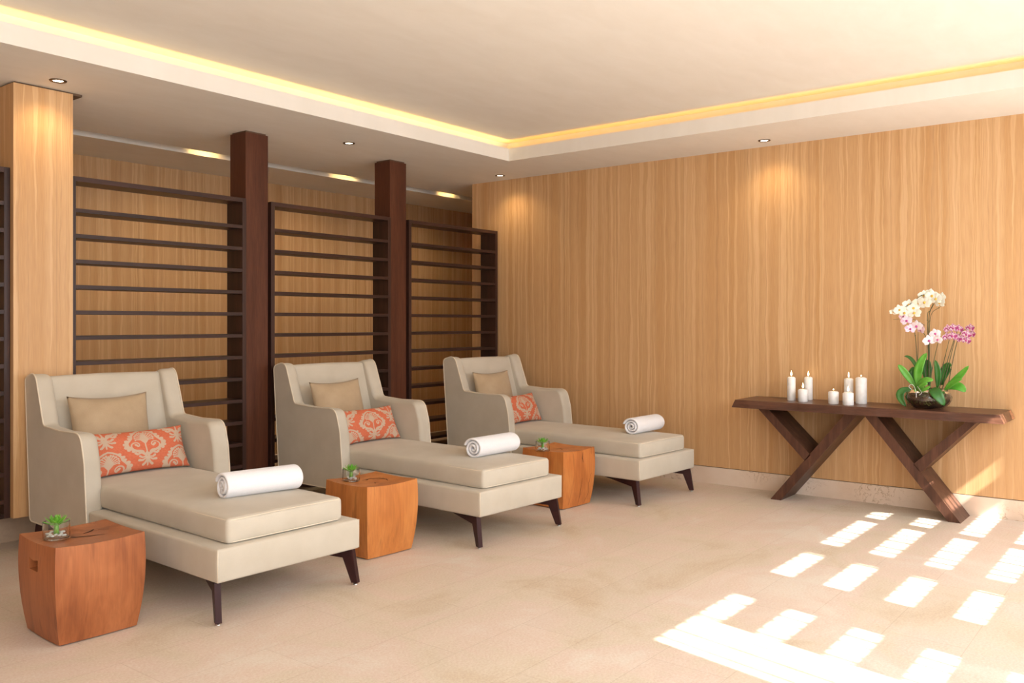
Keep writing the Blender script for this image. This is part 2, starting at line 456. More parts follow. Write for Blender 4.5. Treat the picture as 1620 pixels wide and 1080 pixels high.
# window wall behind the camera with its slatted screen (throws the sun pattern)
ww = MB().box((-3.2, -1.04, 2.0), (2.82, -1.0, CZ + .2)).box((-3.2, -1.04, 0), (-2.6, -1.0, 2.0)).box((2.2, -1.04, 0), (2.82, -1.0, 2.0)).box((-2.6, -1.04, 0), (2.2, -1.0, .1)).box((2.82, -1.04, 2.775), (7.3, -1.0, CZ + .2)).box((2.82, -1.04, 0), (7.3, -1.0, .12))  # wide low opening added to bounce sunlight up to the ceiling
struct(ww.build('wall_front', M['plaster']))
win = MB()
for a, b in ((3.25, 3.27), (3.66, 4.15), (4.71, 4.965), (5.78, 5.93), (6.62, 6.75)): win.box((a, -1.03, .12), (b, -1.005, 2.775))
lit = [2.774 - .3115 * k for k in range(9)]
for k in range(8):
    win.box((3.23, -1.025, max(.12, lit[k + 1])), (7.07, -1.010, lit[k] - .136))
x = 2.87
while x < 7.0:
    win.box((x, -1.022, .12), (x + random.choice((.016, .023, .029)), -1.012, 2.775)); x += random.uniform(.085, .125)
struct(win.build('window_1', M['frame']))

# ------------------------------------------------------------------ recessed downlights
def downlight(x, y, label, tgt, e=22):
    t = empty('ceiling_light', (x, y, CZ), 0, label, 'ceiling light', 'recessed ceiling spotlights')
    MB().lathe([(.030, -.001), (.036, -.006), (.047, -.005), (.05, 0), (.045, .0), (.034, .0)], 28).build('trim_ring', M['ring'], t, True)
    MB().lathe([(0, -.0025), (.02, -.0025), (.03, -.0005)], 24).build('lamp', M['lamp'], t, True)
    d = bpy.data.lights.new('spot_beam', 'SPOT'); d.energy = e; d.color = (1, .72, .38); d.spot_size = math.radians(125); d.spot_blend = 1; d.shadow_soft_size = .03
    s = bpy.data.objects.new('spot_beam', d); COL.objects.link(s); s.location = (x, y, CZ - .02)
    s.rotation_euler = (Vector(tgt) - Vector((x, y, CZ))).to_track_quat('-Z', 'Y').to_euler()
downlight(2.487, 5.457, 'recessed round ceiling spotlight in front of the light wood pillar', (2.5, 5.66, 1.2), 6)
downlight(4.825, 5.482, 'recessed round ceiling spotlight between the two dark columns', (4.825, 5.482, 0), 10)
downlight(6.82, 5.499, 'recessed round ceiling spotlight near the corner of the wood wall', (7.0, 5.40, 1.0), 7)
downlight(6.82, 2.758, 'recessed round ceiling spotlight above the console table', (7.0, 2.75, 1.0), 6.5)
# small lamps hidden inside the ceiling slot
for x in (2.85, 4.42, 6.02, 7.6):
    d = bpy.data.lights.new('slot_lamp', 'SPOT'); d.energy = 3.5; d.color = (1, .62, .2); d.spot_size = math.radians(110); d.spot_blend = .6; d.shadow_soft_size = .02
    s = bpy.data.objects.new('slot_lamp', d); COL.objects.link(s); s.location = (x, 6.80, 3.02); s.rotation_euler = Vector((0, .8, -.7)).to_track_quat('-Z', 'Y').to_euler()

for x in (2.85, 4.42, 6.02, 7.6):  # added fill spots that brighten the alcove wall
    d = bpy.data.lights.new('alcove_fill', 'SPOT'); d.energy = 13; d.color = (1, .80, .52); d.spot_size = math.radians(140); d.spot_blend = 1; d.shadow_soft_size = .06
    s = bpy.data.objects.new('alcove_fill', d); COL.objects.link(s); s.location = (x, 6.82, 2.86); s.rotation_euler = Vector((0, .30, -1)).to_track_quat('-Z', 'Y').to_euler()

# ------------------------------------------------------------------ columns and shelving
def column(x, label):
    t = empty('wooden_column', (x, 5.825, 0), 0, label, 'column', 'dark wooden columns')
    h = .1025
    MB().box((-h, -.1, 0), (h, .1, CZ - .013)).build('shaft', M['column'], t, bevel=.002)
    MB().box((-h + .012, -.088, CZ - .013), (h - .012, .088, CZ)).build('cap', M['reveal'], t)  # narrower dark block, shade of the gap under the ceiling painted in
column(4.108, 'dark brown square wooden column behind the gap between the first and second chaise')
column(5.625, 'dark brown square wooden column behind the second chaise, nearer the wood wall')

def rack(x0, x1, label):
    t = empty('open_shelving_rack', ((x0 + x1) / 2, 5.80, 0), 0, label, 'shelf unit', 'dark open shelving racks')
    hw = (x1 - x0) / 2; y0, y1 = -.1, .1
    for sx in (-1, 1):
        a, b = sorted((sx * hw, sx * (hw - .034)))
        MB().box((a, y0, .21), (b, y1, 2.344)).build('side_panel', M['rackv'], t, bevel=.0015)
    MB().box((-hw + .034, y0, 2.312), (hw - .034, y1, 2.344)).build('top_panel', M['rack'], t, bevel=.0015)
    for k in range(12):
        z = 2.138 - .165 * k
        MB().box((-hw + .034, y0 + .002, z - .026), (hw - .034, y1 - .002, z)).build('shelf', M['rack'], t, bevel=.0015)
    MB().box((-hw + .034, y0 + .002, .21), (hw - .034, y1 - .002, .236)).build('bottom_panel', M['rack'], t, bevel=.0015)
rack(.95, 2.312, 'dark open shelving rack left of the light wood pillar, cut by the frame')
rack(2.676, 3.995, 'dark open shelving rack right beside the light wood pillar, behind the nearest chaise')
rack(4.222, 5.511, 'dark open shelving rack between the two dark columns')
rack(5.739, 7.030, 'dark open shelving rack in the corner against the long wood wall')

# ------------------------------------------------------------------ chaise lounges
def piping_of(mb, pts, r=.0035, closed=False):
    P = list(pts)
    if closed: P = P + P[:2]
    mb.tube(P, r, 6, caps=not closed)

def chaise_leg(cx, cy, dx, dy):
    """tapered splayed leg plus bracket, lying in the vertical plane through (cx,cy) pointing inward along (dx,dy)"""
    d = Vector((dx, dy)).normalized(); nrm = Vector((-d.y, d.x)); th = .015
    prof = [(-.030, .012), (.006, .012), (.058, .142), (.95, .1945), (-.0, .1945)]
    mb = MB()
    mb.prism(prof, lambda p, t: (cx + d.x * p[0] + nrm.x * (t * 2 - 1) * th, cy + d.y * p[0] + nrm.y * (t * 2 - 1) * th, p[1]))
    return mb, (cx + d.x * -.012, cy + d.y * -.012)

def make_chaise(loc, rz, label, scale=None):
    t = empty('chaise_lounge', loc, rz, label, 'chaise lounge', 'cream winged chaise lounges', scale)
    W = .83
    b = MB(); soft_box(b, (0, 0, .195), (W, 1.292, .352), .013, (14, 22, 4), crown=.004, puff=.006)
    b.box((.04, 1.28, .20), (W - .04, 2.02, .35))
    sb = b.build('seat_base', M['cream'], t, True, math.radians(50), merge=True)
    for x in (.004, W - .004):
        pp = MB(); piping_of(pp, [(x, .003, .20), (x, .003, .35)], .0028); pp.build('piping', M['piping'], sb, True)
    # seat cushion
    c = MB(); soft_box(c, (.079, .045, .353), (W - .079, 1.80, .474), .02, (16, 34, 5), crown=.02, puff=.010)
    cu = c.build('seat_cushion', M['cream'], t, True, merge=True)
    for z in (.362, .466):
        pp = MB()
        r = .03; x0, x1, y0, y1 = .083, W - .083, .048, 1.30
        L = [(x0 + .002, y1, z), (x0, y0 + r, z)] + [(x0 + r - r * math.cos(a), y0 + r - r * math.sin(a), z) for a in (PI / 8, PI / 4, 3 * PI / 8)] + [(x0 + r, y0 - .001, z)]
        K = [(W - p[0], p[1], p[2]) for p in L][::-1]
        mid = [(x0 + r + (x1 - x0 - 2 * r) * i / 8, y0 - .002 - .007 * math.sin(PI * i / 8) * (.5), z + .004 * math.sin(PI * i / 8) * (1 if z > .4 else 0)) for i in range(1, 8)]
        piping_of(pp, L + mid + K, .003)
        pp.build('piping', M['piping'], cu, True)
    # arm and wing panels
    prof = fillet([(2.035, .197), (2.105, 1.062), (1.965, 1.103), (1.845, .785), (1.62, .772), (1.365, .778), (1.318, .62), (1.275, .197)],
                  [.035, .045, .09, .04, 0, .085, .3, .03], 9)
    for side in (0, 1):
        lv = [(.004, 0), (0, .004), (0, .055)] + [(.025 * (1 - math.cos(a)), .055 + .045 * math.sin(a)) for a in [PI / 2 * k / 6 for k in range(1, 7)]]
        fn = (lambda p, u: (u - .015, p[0], p[1])) if side == 0 else (lambda p, u: (W + .042 - u, p[0], p[1]))
        a = MB(); rings(a, prof, lv, fn)
        ap = a.build('arm_and_wing', M['cream'], t, True, math.radians(40))
        pp = MB(); ring = [(fn(p, .002)) for p in inset(prof, -.001)]
        piping_of(pp, ring, .0048, closed=True); pp.build('piping', M['piping'], ap, True)
    # back
    bp = fillet([(1.79, .36), (1.87, .64), (1.995, 1.074), (2.095, 1.056), (2.03, .20), (1.79, .20)], [.02, .3, .035, .02, .01, .01], 8)
    a = MB(); lv = [(.02 * (1 - math.sin(q)), .055 + .03 * (1 - math.cos(q))) for q in [PI / 2 * k / 4 for k in range(5)]]
    lv += [(-.004, .2), (-.007, W / 2), (-.004, W - .2)]
    lv += [(i, W + .03 - u) for i, u in lv[:5][::-1]]
    rings(a, bp, lv, lambda p, u: (u, p[0], p[1])); a.build('backrest', M['cream'], t, True, math.radians(40))
    for cx, cy, dx, dy in ((.018, .028, .38, 1), (W - .018, .028, -.38, 1), (.012, 1.985, .38, -1), (W - .012, 1.985, -.38, -1)):
        mb, ft = chaise_leg(cx, cy, dx, dy)
        lg = mb.build('leg', M['leg'], t, bevel=.002)
        MB().lathe([(0, 0), (.011, 0), (.012, .004), (.007, .006), (.006, .014), (0, .014)], 14, (ft[0], ft[1], 0)).build('glide', M['glide'], lg, True)
    return t
RZ = math.radians(-1.7)
CHS = [((2.333, 3.552, 0), RZ, 1.0), ((4.125, 3.485, 0), math.radians(-2.6), 1), ((5.82, 3.335, 0), math.radians(-3), 1)]
LB = ['cream winged chaise lounge nearest the camera, between the leftmost two side tables',
      'cream winged chaise lounge in the middle of the row of three',
      'cream winged chaise lounge farthest away, alongside the long wood wall']
proto = make_chaise(CHS[0][0], CHS[0][1], LB[0], (1.02, 1, 1))
for i in (1, 2):
    c2 = copy_tree(proto); c2.location = CHS[i][0]; c2.rotation_euler.z = CHS[i][1]; c2.scale = (1, 1.03 if i == 1 else 1, 1); c2['label'] = LB[i]
def loc(i, u, v, z):
    o, a, s = CHS[i]; u *= s; v *= s
    return (o[0] + u * math.cos(a) - v * math.sin(a), o[1] + u * math.sin(a) + v * math.cos(a), z)

# ------------------------------------------------------------------ pillows
def pillow_mesh(wd, ht, th, nx, ny, n=2.3):
    """in the x-z plane, front towards -y, bottom centre at origin"""
    mb = MB()
    def f(sgn):
        def g(a, b):
            x = a * 2 - 1; z = b * 2 - 1
            px = x * wd / 2 * (1 - .055 * (1 - abs(z) ** 2.2)); pz = z * ht / 2 * (1 - .10 * (1 - abs(x) ** 2.2))
            t = th / 2 * (max(0, 1 - abs(x) ** n) * max(0, 1 - abs(z) ** n)) ** .55
            wr = .0018 * math.sin(x * 9 + z * 14) * (1 - x * x) * (1 - z * z)
            return (px, -sgn * t + wr, pz + ht / 2)
        return g
    mb.grid(f(1), nx, ny); mb.grid(f(-1), nx, ny)
    return mb
def seg_d(px, py, a, b):
    dx, dy = b[0] - a[0], b[1] - a[1]; L = dx * dx + dy * dy
    t = max(0, min(1, ((px - a[0]) * dx + (py - a[1]) * dy) / L)) if L else 0
    return math.hypot(px - a[0] - t * dx, py - a[1] - t * dy), t
STROKES = []   # (points, w0, w1): strokes of one half of the motif, y up
def arc(cx, cy, r0, r1, a0, a1, n=12): return [(cx + (r0 + (r1 - r0) * i / n) * math.cos(math.radians(a0 + (a1 - a0) * i / n)), cy + (r0 + (r1 - r0) * i / n) * math.sin(math.radians(a0 + (a1 - a0) * i / n))) for i in range(n + 1)]
STROKES.append(([(.0, .125), (.018, .118), (.040, .104), (.060, .082), (.066, .060), (.078, .046), (.094, .026), (.094, .004), (.080, -.018), (.056, -.032), (.030, -.046), (.012, -.062)], .0055, .0075))
for cx, cy, r in ((.052, .100, .009), (.070, .078, .009), (.079, .060, .008), (.095, .040, .011), (.106, .018, .012), (.104, -.004, .011), (.092, -.022, .010), (.070, -.035, .009)):
    STROKES.append(([(cx, cy), (cx + .001, cy)], r, r))
STROKES.append((arc(.048, .004, .036, .010, -100, 250, 20), .0045, .003))
STROKES.append(([(.046, .004), (.052, .010)], .007, .007))
STROKES.append(([(.012, -.062), (.020, -.040), (.034, -.032)], .004, .004))
STROKES.append(([(.0, -.05), (.0, .10)], .004, .003))
for k, (ex, ey) in enumerate(((.010, .106), (.022, .100), (.034, .090), (.044, .077), (.048, .062), (.046, .048))):
    STROKES.append(([(.002, .035 - k * .004), (ex * .45, ey * .62 + .012), (ex, ey), (ex + .003, ey - .006)], .0022, .0042))
STROKES.append(([(.0, -.052), (.008, -.070), (.0, -.092)], .008, .004))
for a in (([(.006, -.078), (.030, -.082), (.040, -.072)], .004, .007), ([(.006, -.086), (.028, -.100), (.044, -.098)], .004, .008), ([(.002, -.092), (.014, -.118), (.024, -.128)], .005, .007), ([(0, -.09), (0, -.135)], .007, .003), ([(.03, -.05), (.052, -.058), (.06, -.05)], .005, .008)):
    STROKES.append(a)
def motif(x, y):
    x = abs(x); best = -1.
    for pts, w0, w1 in STROKES:
        for i in range(len(pts) - 1):
            d, t = seg_d(x, y, pts[i], pts[i + 1]); u = (i + t) / (len(pts) - 1)
            v = (w0 + (w1 - w0) * u - d) / .0022
            if v > best: best = v
            if best >= 1: return 1.
    return best
def damask(x, z, offx, offz):
    PX, PZ = .49, .275; best = -1
    for k in (0, 1):
        xx = (x - offx + k * PX / 2 + PX / 2) % PX - PX / 2; zz = (z - offz + k * PZ / 2 + PZ / 2) % PZ - PZ / 2
        best = max(best, motif(xx / 1.25, zz / .97))
        if best >= 1: break
    return max(0, min(1, best * .5 + .5))
def place(o, p, rz, tilt, roll=0):
    o.location = p; o.rotation_euler = (Matrix.Rotation(rz, 3, 'Z') @ Matrix.Rotation(-tilt, 3, 'X') @ Matrix.Rotation(roll, 3, 'Y')).to_euler()
def make_beige():
    mb = pillow_mesh(.50, .485, .16, 36, 30); o = mb.build('accent_pillow', M['beige'], None, True, merge=True)
    return o
def make_damask(offx, offz):
    NX, NY = 190, 86; W_, H_ = .63, .275
    mb = pillow_mesh(W_, H_, .13, NX, NY)
    half = (NX + 1) * (NY + 1); vals = []
    for j in range(NY + 1):
        for i in range(NX + 1): vals.append(damask((i / NX - .5) * W_, j / NY * H_, offx, offz))
    vals = vals + vals
    me = bpy.data.meshes.new('lumbar_pillow'); me.from_pydata(mb.v, [], mb.f); me.materials.append(M['damask'])
    at = me.attributes.new('motif', 'FLOAT', 'POINT'); at.data.foreach_set('value', vals)
    bm = bmesh.new(); bm.from_mesh(me); bmesh.ops.remove_doubles(bm, verts=bm.verts, dist=1e-5); bmesh.ops.recalc_face_normals(bm, faces=bm.faces); bm.to_mesh(me); bm.free()
    me.polygons.foreach_set('use_smooth', [True] * len(me.polygons))
    o = bpy.data.objects.new('lumbar_pillow', me); COL.objects.link(o); return o
who = ['nearest chaise', 'middle chaise', 'farthest chaise']
bp0 = make_beige()
for i, (u, rz, tilt, roll) in enumerate(((.375, -1, 15, 0), (.345, 3, 15, -1), (.36, 2, 15, 0))):
    o = bp0 if i == 0 else bp0.copy()
    if i: COL.objects.link(o)
    place(o, loc(i, u, 1.735, .482), CHS[i][1] + math.radians(rz), math.radians(tilt), math.radians(roll))
    tag(o, 'plain beige rectangular pillow leaning on the backrest of the %s' % who[i], 'pillow', 'plain beige back pillows')
for i, (u, v, rz, tilt, roll, ox, oz) in enumerate(((.44, 1.535, 1, 24, 0, .02, .15), (.43, 1.52, 5, 24, 0, .0, .12), (.44, 1.52, 8, 24, 0, .02, .14))):
    o = make_damask(ox, oz)
    place(o, loc(i, u, v, .487), CHS[i][1] + math.radians(rz), math.radians(tilt), math.radians(roll))
    tag(o, 'orange damask patterned lumbar pillow on the %s' % who[i], 'pillow', 'orange damask lumbar pillows')

# ------------------------------------------------------------------ rolled towels
def make_towel(L=.43):
    pitch = .0215; turns = 2.78; n = 150; R0 = .011
    def P(k, off):
        a = 2 * PI * turns * k / n; r = R0 + pitch * turns * k / n + off
        f = 1.0
        return (r * 1.06 * math.cos(-a - PI * .35), r * .95 * math.sin(-a - PI * .35))
    mb = MB(); th = .0160
    outer = [P(k, th * .5) for k in range(n + 1)]; inner = [P(k, -th * .5) for k in range(n + 1)]
    # loft across the roll length with softened ends
    xs = [(-L / 2, .35), (-L / 2 + .003, .75), (-L / 2 + .009, 1)] + [(-L / 2 + .01 + (L - .02) * q / 6, 1) for q in range(1, 6)] + [(L / 2 - .009, 1), (L / 2 - .003, .75), (L / 2, .35)]
    vs = []; fs = []; m = 2 * (n + 1)
    for x, s in xs:
        for k in range(n + 1):
            o_, i_ = Vector(outer[k]), Vector(inner[k]); c = (o_ + i_) / 2
            q = c + (o_ - c) * s; vs.append((x + .0035 * math.sin(k * .16), q.x, q.y))
        for k in range(n + 1):
            o_, i_ = Vector(outer[k]), Vector(inner[k]); c = (o_ + i_) / 2
            q = c + (i_ - c) * s; vs.append((x + .0035 * math.sin(k * .16), q.x, q.y))
    for j in range(len(xs) - 1):
        for k in range(n):
            fs.append((j * m + k, j * m + k + 1, (j + 1) * m + k + 1, (j + 1) * m + k))
            fs.append((j * m + n + 1 + k, (j + 1) * m + n + 1 + k, (j + 1) * m + n + 2 + k, j * m + n + 2 + k))
        for k, a in ((0, n + 1), (n, 2 * n + 1)):
            fs.append((j * m + k, j * m + a, (j + 1) * m + a, (j + 1) * m + k))
    e = (len(xs) - 1) * m
    for k in range(n):
        fs.append((k, k + 1, n + 2 + k, n + 1 + k)); fs.append((e + k, e + n + 1 + k, e + n + 2 + k, e + k + 1))
    mb.add(vs, fs)
    return mb.build('rolled_towel', M['terry'], None, True)
tw = make_towel()
zmin = min(v.co.z for v in tw.data.vertices)
for i, (u, v, rz) in enumerate(((.515, .42, -8), (.565, .40, 2), (.61, .345, 2))):
    o = tw if i == 0 else tw.copy()
    if i: COL.objects.link(o)
    o.location = loc(i, u, v, .487 - zmin); o.rotation_euler.z = CHS[i][1] + math.radians(rz)
    tag(o, 'white rolled terry towel lying across the foot of the %s' % who[i], 'towel', 'rolled white towels')

# ------------------------------------------------------------------ wooden block side tables
def side_table(locn, rz, mat, label, cracks, handle, side_cracks=()):
    t = empty('block_side_table', locn, rz, label, 'side table', 'solid wood block side tables')
    H = .437; hw = .187
    def half(z):
        u = z / H; return .170 + .082 * u - .056 * u * u
    def S(a, b, z):  # a,b in -1..1
        k = half(z); bulge = .006
        return (a * k + (bulge * (1 - b * b) * a if abs(a) > .999 else 0), b * k + (bulge * (1 - a * a) * b if abs(b) > .999 else 0), z)
    def top(a, b):
        x, y, _ = S(a, b, H); return (x, y, H - .009 * (1 - a * a) - .009 * (1 - b * b))
    n = 14; nz = 18; z0 = .006
    mb = MB()
    def side(fn): mb.grid(fn, n, nz)
    def zz(a, b, q):
        zt = top(a, b)[2]; return z0 + (zt - z0) * q
    for k in range(4):
        def fn(p, q, k=k):
            s = p * 2 - 1; a, b = [(s, -1), (1, s), (-s, 1), (-1, -s)][k]
            z = zz(a, b, q); x, y, _ = S(a, b, z); return (x, y, z)
        side(fn)
    mb.grid(lambda p, q: top(p * 2 - 1, q * 2 - 1), n, n)
    mb.grid(lambda p, q: (lambda s: (s[0], s[1], z0))(S(p * 2 - 1, q * 2 - 1, z0)), n, n)
    body = mb.build('block', mat, t, True, math.radians(35), merge=True, bevel=0)
    k = half(0) * .93
    MB().box((-k, -k, 0), (k, k, .008)).build('foot_pad', M['crack'], t)
    if handle:   # grip pocket cut into the left face
        cut = MB(); hz = H - .105
        pl = fillet([(-.042, -.024), (.042, -.024), (.042, .022), (.0, .014), (-.042, .022)], [.003, .003, .001, .05, .001], 4)
        cut.prism(pl, lambda p, q: (-hw - .06 + q * .155, p[0] * 1.15 + .015, hz + p[1] * 1.1))
        co = cut.build('cutter', mat, t); bpy.context.view_layer.update()
        md = body.modifiers.new('b', 'BOOLEAN'); md.object = co; md.operation = 'DIFFERENCE'; md.solver = 'EXACT'
        dg = bpy.context.evaluated_depsgraph_get(); nm = bpy.data.meshes.new_from_object(body.evaluated_get(dg))
        body.modifiers.clear(); body.data = nm; bpy.data.objects.remove(co)
    for pts, wd in cracks:
        cm = MB(); L = []; R = []
        for i, (a, b) in enumerate(pts):
            a0, b0 = pts[max(0, i - 1)]; a1, b1 = pts[min(len(pts) - 1, i + 1)]
            dx, dy = a1 - a0, b1 - b0; l = math.hypot(dx, dy); w_ = 1.5 * wd * (math.sin(PI * (i + .3) / (len(pts) - .4)) ** .7)
            for sgn, A in ((1, L), (-1, R)):
                p = top(a - dy / l * sgn * w_, b + dx / l * sgn * w_); A.append((p[0], p[1], p[2] + .0012))
        nL = len(L); cm.add(L + R, [(i, i + 1, nL + i + 1, nL + i) for i in range(nL - 1)]); cm.build('crack', M['crack'], t, fix=True)
    for pts, wd in side_cracks:    # on the face towards the viewer (-y); points (a, height fraction)
        cm = MB(); L = []; R = []
        for i, (a, q) in enumerate(pts):
            w_ = wd * math.sin(PI * (i + .4) / (len(pts) - .2))
            for sgn, A in ((1, L), (-1, R)):
                z = zz(a, -1, q); x, y, _ = S(a + sgn * w_, -1, z); A.append((x, y - .0008, z))
        nL = len(L); cm.add(L + R, [(i, i + 1, nL + i + 1, nL + i) for i in range(nL - 1)]); cm.build('crack', M['crack'], t)
    return t
side_table((1.945, 4.03, 0), math.radians(-2.5), M['blockA'], 'reddish brown wood block side table with a square grip hole, left of the nearest chaise',
           [([(-.35, .25), (-.15, .02), (.15, -.12), (.42, -.22)], .018), ([(.12, .22), (.32, .30), (.45, .42)], .02), ([(.5, .3), (.62, .25)], .008)], True)
side_table((3.715, 4.01, 0), math.radians(-3.5), M['blockB'], 'orange wood block side table between the nearest and middle chaises',
           [([(-.1, .35), (.25, .42), (.5, .25), (.55, -.05), (.4, -.3)], .014), ([(-.15, -.35), (-.05, -.2), (.1, -.25)], .012), ([(.0, .3), (.12, .34)], .02)], False)
side_table((5.555, 3.895, 0), math.radians(-3), M['blockC'], 'orange cracked wood block side table between the middle and farthest chaises',
           [([(.05, .35), (.15, .05), (.2, -.1)], .02), ([(.15, .05), (-.05, -.25)], .012), ([(-.4, .05), (.1, .0)], .008)], False,
           [([(.18, .96), (.14, .86), (.2, .78)], .02), ([(.16, .5), (.1, .3), (.06, .15), (.0, .02)], .014), ([(.75, .55), (.62, .35), (.7, .2), (.5, .05)], .01)])

# ------------------------------------------------------------------ succulents in glass
def succulent(locn, label, s=1., seed=1):
    rnd = random.Random(seed)
    t = empty('succulent_in_glass', locn, rnd.uniform(0, 3), label, 'plant', 'succulents in short glass vases', (s, s, s))
    R, Hh = .057, .078
    MB().lathe([(0, 0), (R - .003, 0), (R, .003), (R, Hh), (R - .0025, Hh + .001), (R - .004, Hh), (R - .004, .010), (R - .01, .007), (0, .007)], 40).build('glass_vase', M['glass'], t, True, math.radians(40))
    for k in range(26):
        a = rnd.uniform(0, 2 * PI); r = (R - .018) * math.sqrt(rnd.random()); z = .015 + .012 * rnd.random()
        mb = MB(); q = [rnd.uniform(.006, .010), rnd.uniform(.006, .010), rnd.uniform(.004, .006)]
        mb.lathe([(max(0, math.sin(PI * i / 6)), math.cos(PI * i / 6)) for i in range(7)], 10)
        mb.v = [(r * math.cos(a) + x * q[0], r * math.sin(a) + y * q[1], z + zz_ * q[2]) for x, y, zz_ in mb.v]
        mb.build('pebble', M['pebble'], t, True)
    MB().lathe([(.0, .02), (.012, .022), (.010, .062), (0, .066)], 10).build('stalk', M['succulent'], t, True)
    for k in range(20):
        a = k * 2.4; el = math.radians(8 + 62 * k / 20); L = .066 - .026 * k / 20; wd = .0135 - .004 * k / 20
        mb = MB()
        def fn(p, q):
            u = p; w_ = wd * math.sin(PI * min(1, u * .9 + .08)) ** .8 * (1 - u ** 4 * .6); ang = 2 * PI * q
            x = L * u; y = w_ * math.cos(ang); z = .0042 * math.sin(ang) * (1 - u * .7) + .012 * u * u
            X = x * math.cos(el) - z * math.sin(el); Z = x * math.sin(el) + z * math.cos(el)
            return (X * math.cos(a) - y * math.sin(a), X * math.sin(a) + y * math.cos(a), Z + .062)
        mb.grid(fn, 8, 8); mb.build('leaf', M['succulent'], t, True, merge=True)
succulent((1.845, 4.065, .4235), 'green succulent in a short glass vase on the reddish side table', 1.0, 3)
succulent((3.640, 4.115, .4235), 'green succulent in a short glass vase on the plain orange side table', .95, 5)
succulent((5.385, 3.925, .4235), 'green succulent in a short glass vase on the cracked side table by the farthest chaise', .95, 9)

# ------------------------------------------------------------------ console table
t = empty('console_table', (6.84, 1.985, 0), 0, 'long dark wood console table with slanted plank legs against the wood wall', 'console table')
ox, oy = 6.84, 1.985
top = MB()
xb, xt = 6.598 - ox, 6.618 - ox; xw = 7.062 - ox
y0b, y1b, y0t, y1t = 1.020 - oy, 2.940 - oy, 1.045 - oy, 2.922 - oy
ny = 40; rr = random.Random(4)
wob = [.004 * math.sin(i * .5) + .003 * math.sin(i * 1.3 + 1) for i in range(ny + 1)]
vs = []
for i in range(ny + 1):
    u = i / ny
    yb = y0b + (y1b - y0b) * u; yt = y0t + (y1t - y0t) * u
    vs += [(xb + wob[i], yb, .722), (xb + .004 + wob[i], yb, .730), (xt + wob[i] * .6, yt, .779), (xt + .003 + wob[i] * .6, yt, .782), (xw, yt, .782), (xw, yb, .722)]
fs = [(i * 6 + k, i * 6 + (k + 1) % 6, (i + 1) * 6 + (k + 1) % 6, (i + 1) * 6 + k) for i in range(ny) for k in range(6)]
fs += [tuple(range(6)), tuple(range(ny * 6, ny * 6 + 6))[::-1]]
top.add(vs, fs)
tp = top.build('tabletop', M['console'], t)
# end-grain strip on the right end, sunlight painted into its pale tone
e = MB(); e.add([(.10, y0b - .0012, .724), (xw, y0b - .0012, .724), (xw, y0t - .0012, .781), (.135, y0t - .0012, .781)], [(0, 1, 2, 3)])
tag(e.build('end_grain', M['endgrain'], tp), 'pale laminated end grain, painted as sunlit')
def leg(name, poly, lab=None):
    m = MB(); m.prism(poly, lambda p, q: ((6.73 if q == 0 else 7.045) - ox, p[0] - oy, p[1])); return m.build(name, M['consolev'], t)
leg('long_leg', [(2.672, 0), (2.588, 0), (1.994, .722), (2.085, .722)])
leg('short_leg', [(2.783, .722), (2.700, .722), (2.352, .379), (2.398, .330)])
leg('long_leg', [(1.962, .722), (1.872, .722), (1.303, 0), (1.383, 0)])
leg('short_leg', [(1.258, .722), (1.192, .722), (1.564, .328), (1.612, .384)])

# ------------------------------------------------------------------ candles
def candle(x, y, r, h, fl, label):
    t = empty('pillar_candle', (x, y, .782), 0, label, 'candle', 'white pillar candles on the console')
    MB().lathe([(0, 0), (r - .001, 0), (r, .002), (r, h - .006), (r - .005, h), (r * .55, h + .004), (r * .2, h + .003), (0, h + .002)], 36).build('wax_body', M['wax'], t, True, math.radians(50))
    MB().tube([(0, 0, h), (.0005, 0, h + .008), (.001, 0, h + .013)], .0012, 6).build('wick', M['wick'], t, True)
    f = .012 if fl < 1 else (.040 * fl); rr_ = .0060 if fl >= 1 else .004
    MB().lathe([(0, 0), (rr_ * .6, f * .08), (rr_, f * .3), (rr_ * .7, f * .6), (rr_ * .25, f * .88), (0, f)], 12, (0, 0, h + .010)).build('flame', M['flame'], t, True)
candle(6.847, 2.546, .032, .183, 1.15, 'tall lit white pillar candle, leftmost on the console table')
candle(6.801, 2.437, .037, .094, 1.1, 'short lit white candle in front of the left pair of tall candles')
candle(6.985, 2.459, .033, .180, 1.0, 'tall lit white pillar candle behind the left short one, nearest the wall')
candle(6.767, 2.190, .0385, .092, .3, 'short white candle with a tiny flame, standing alone mid console')
candle(6.950, 2.133, .034, .183, 1.05, 'tall lit white pillar candle directly behind a short one, right group')
candle(6.727, 2.068, .0395, .092, 1.0, 'short lit white candle in the right group, nearest the table front edge')
candle(6.905, 2.026, .0405, .197, .9, 'thickest and tallest white pillar candle, rightmost, beside the orchids')

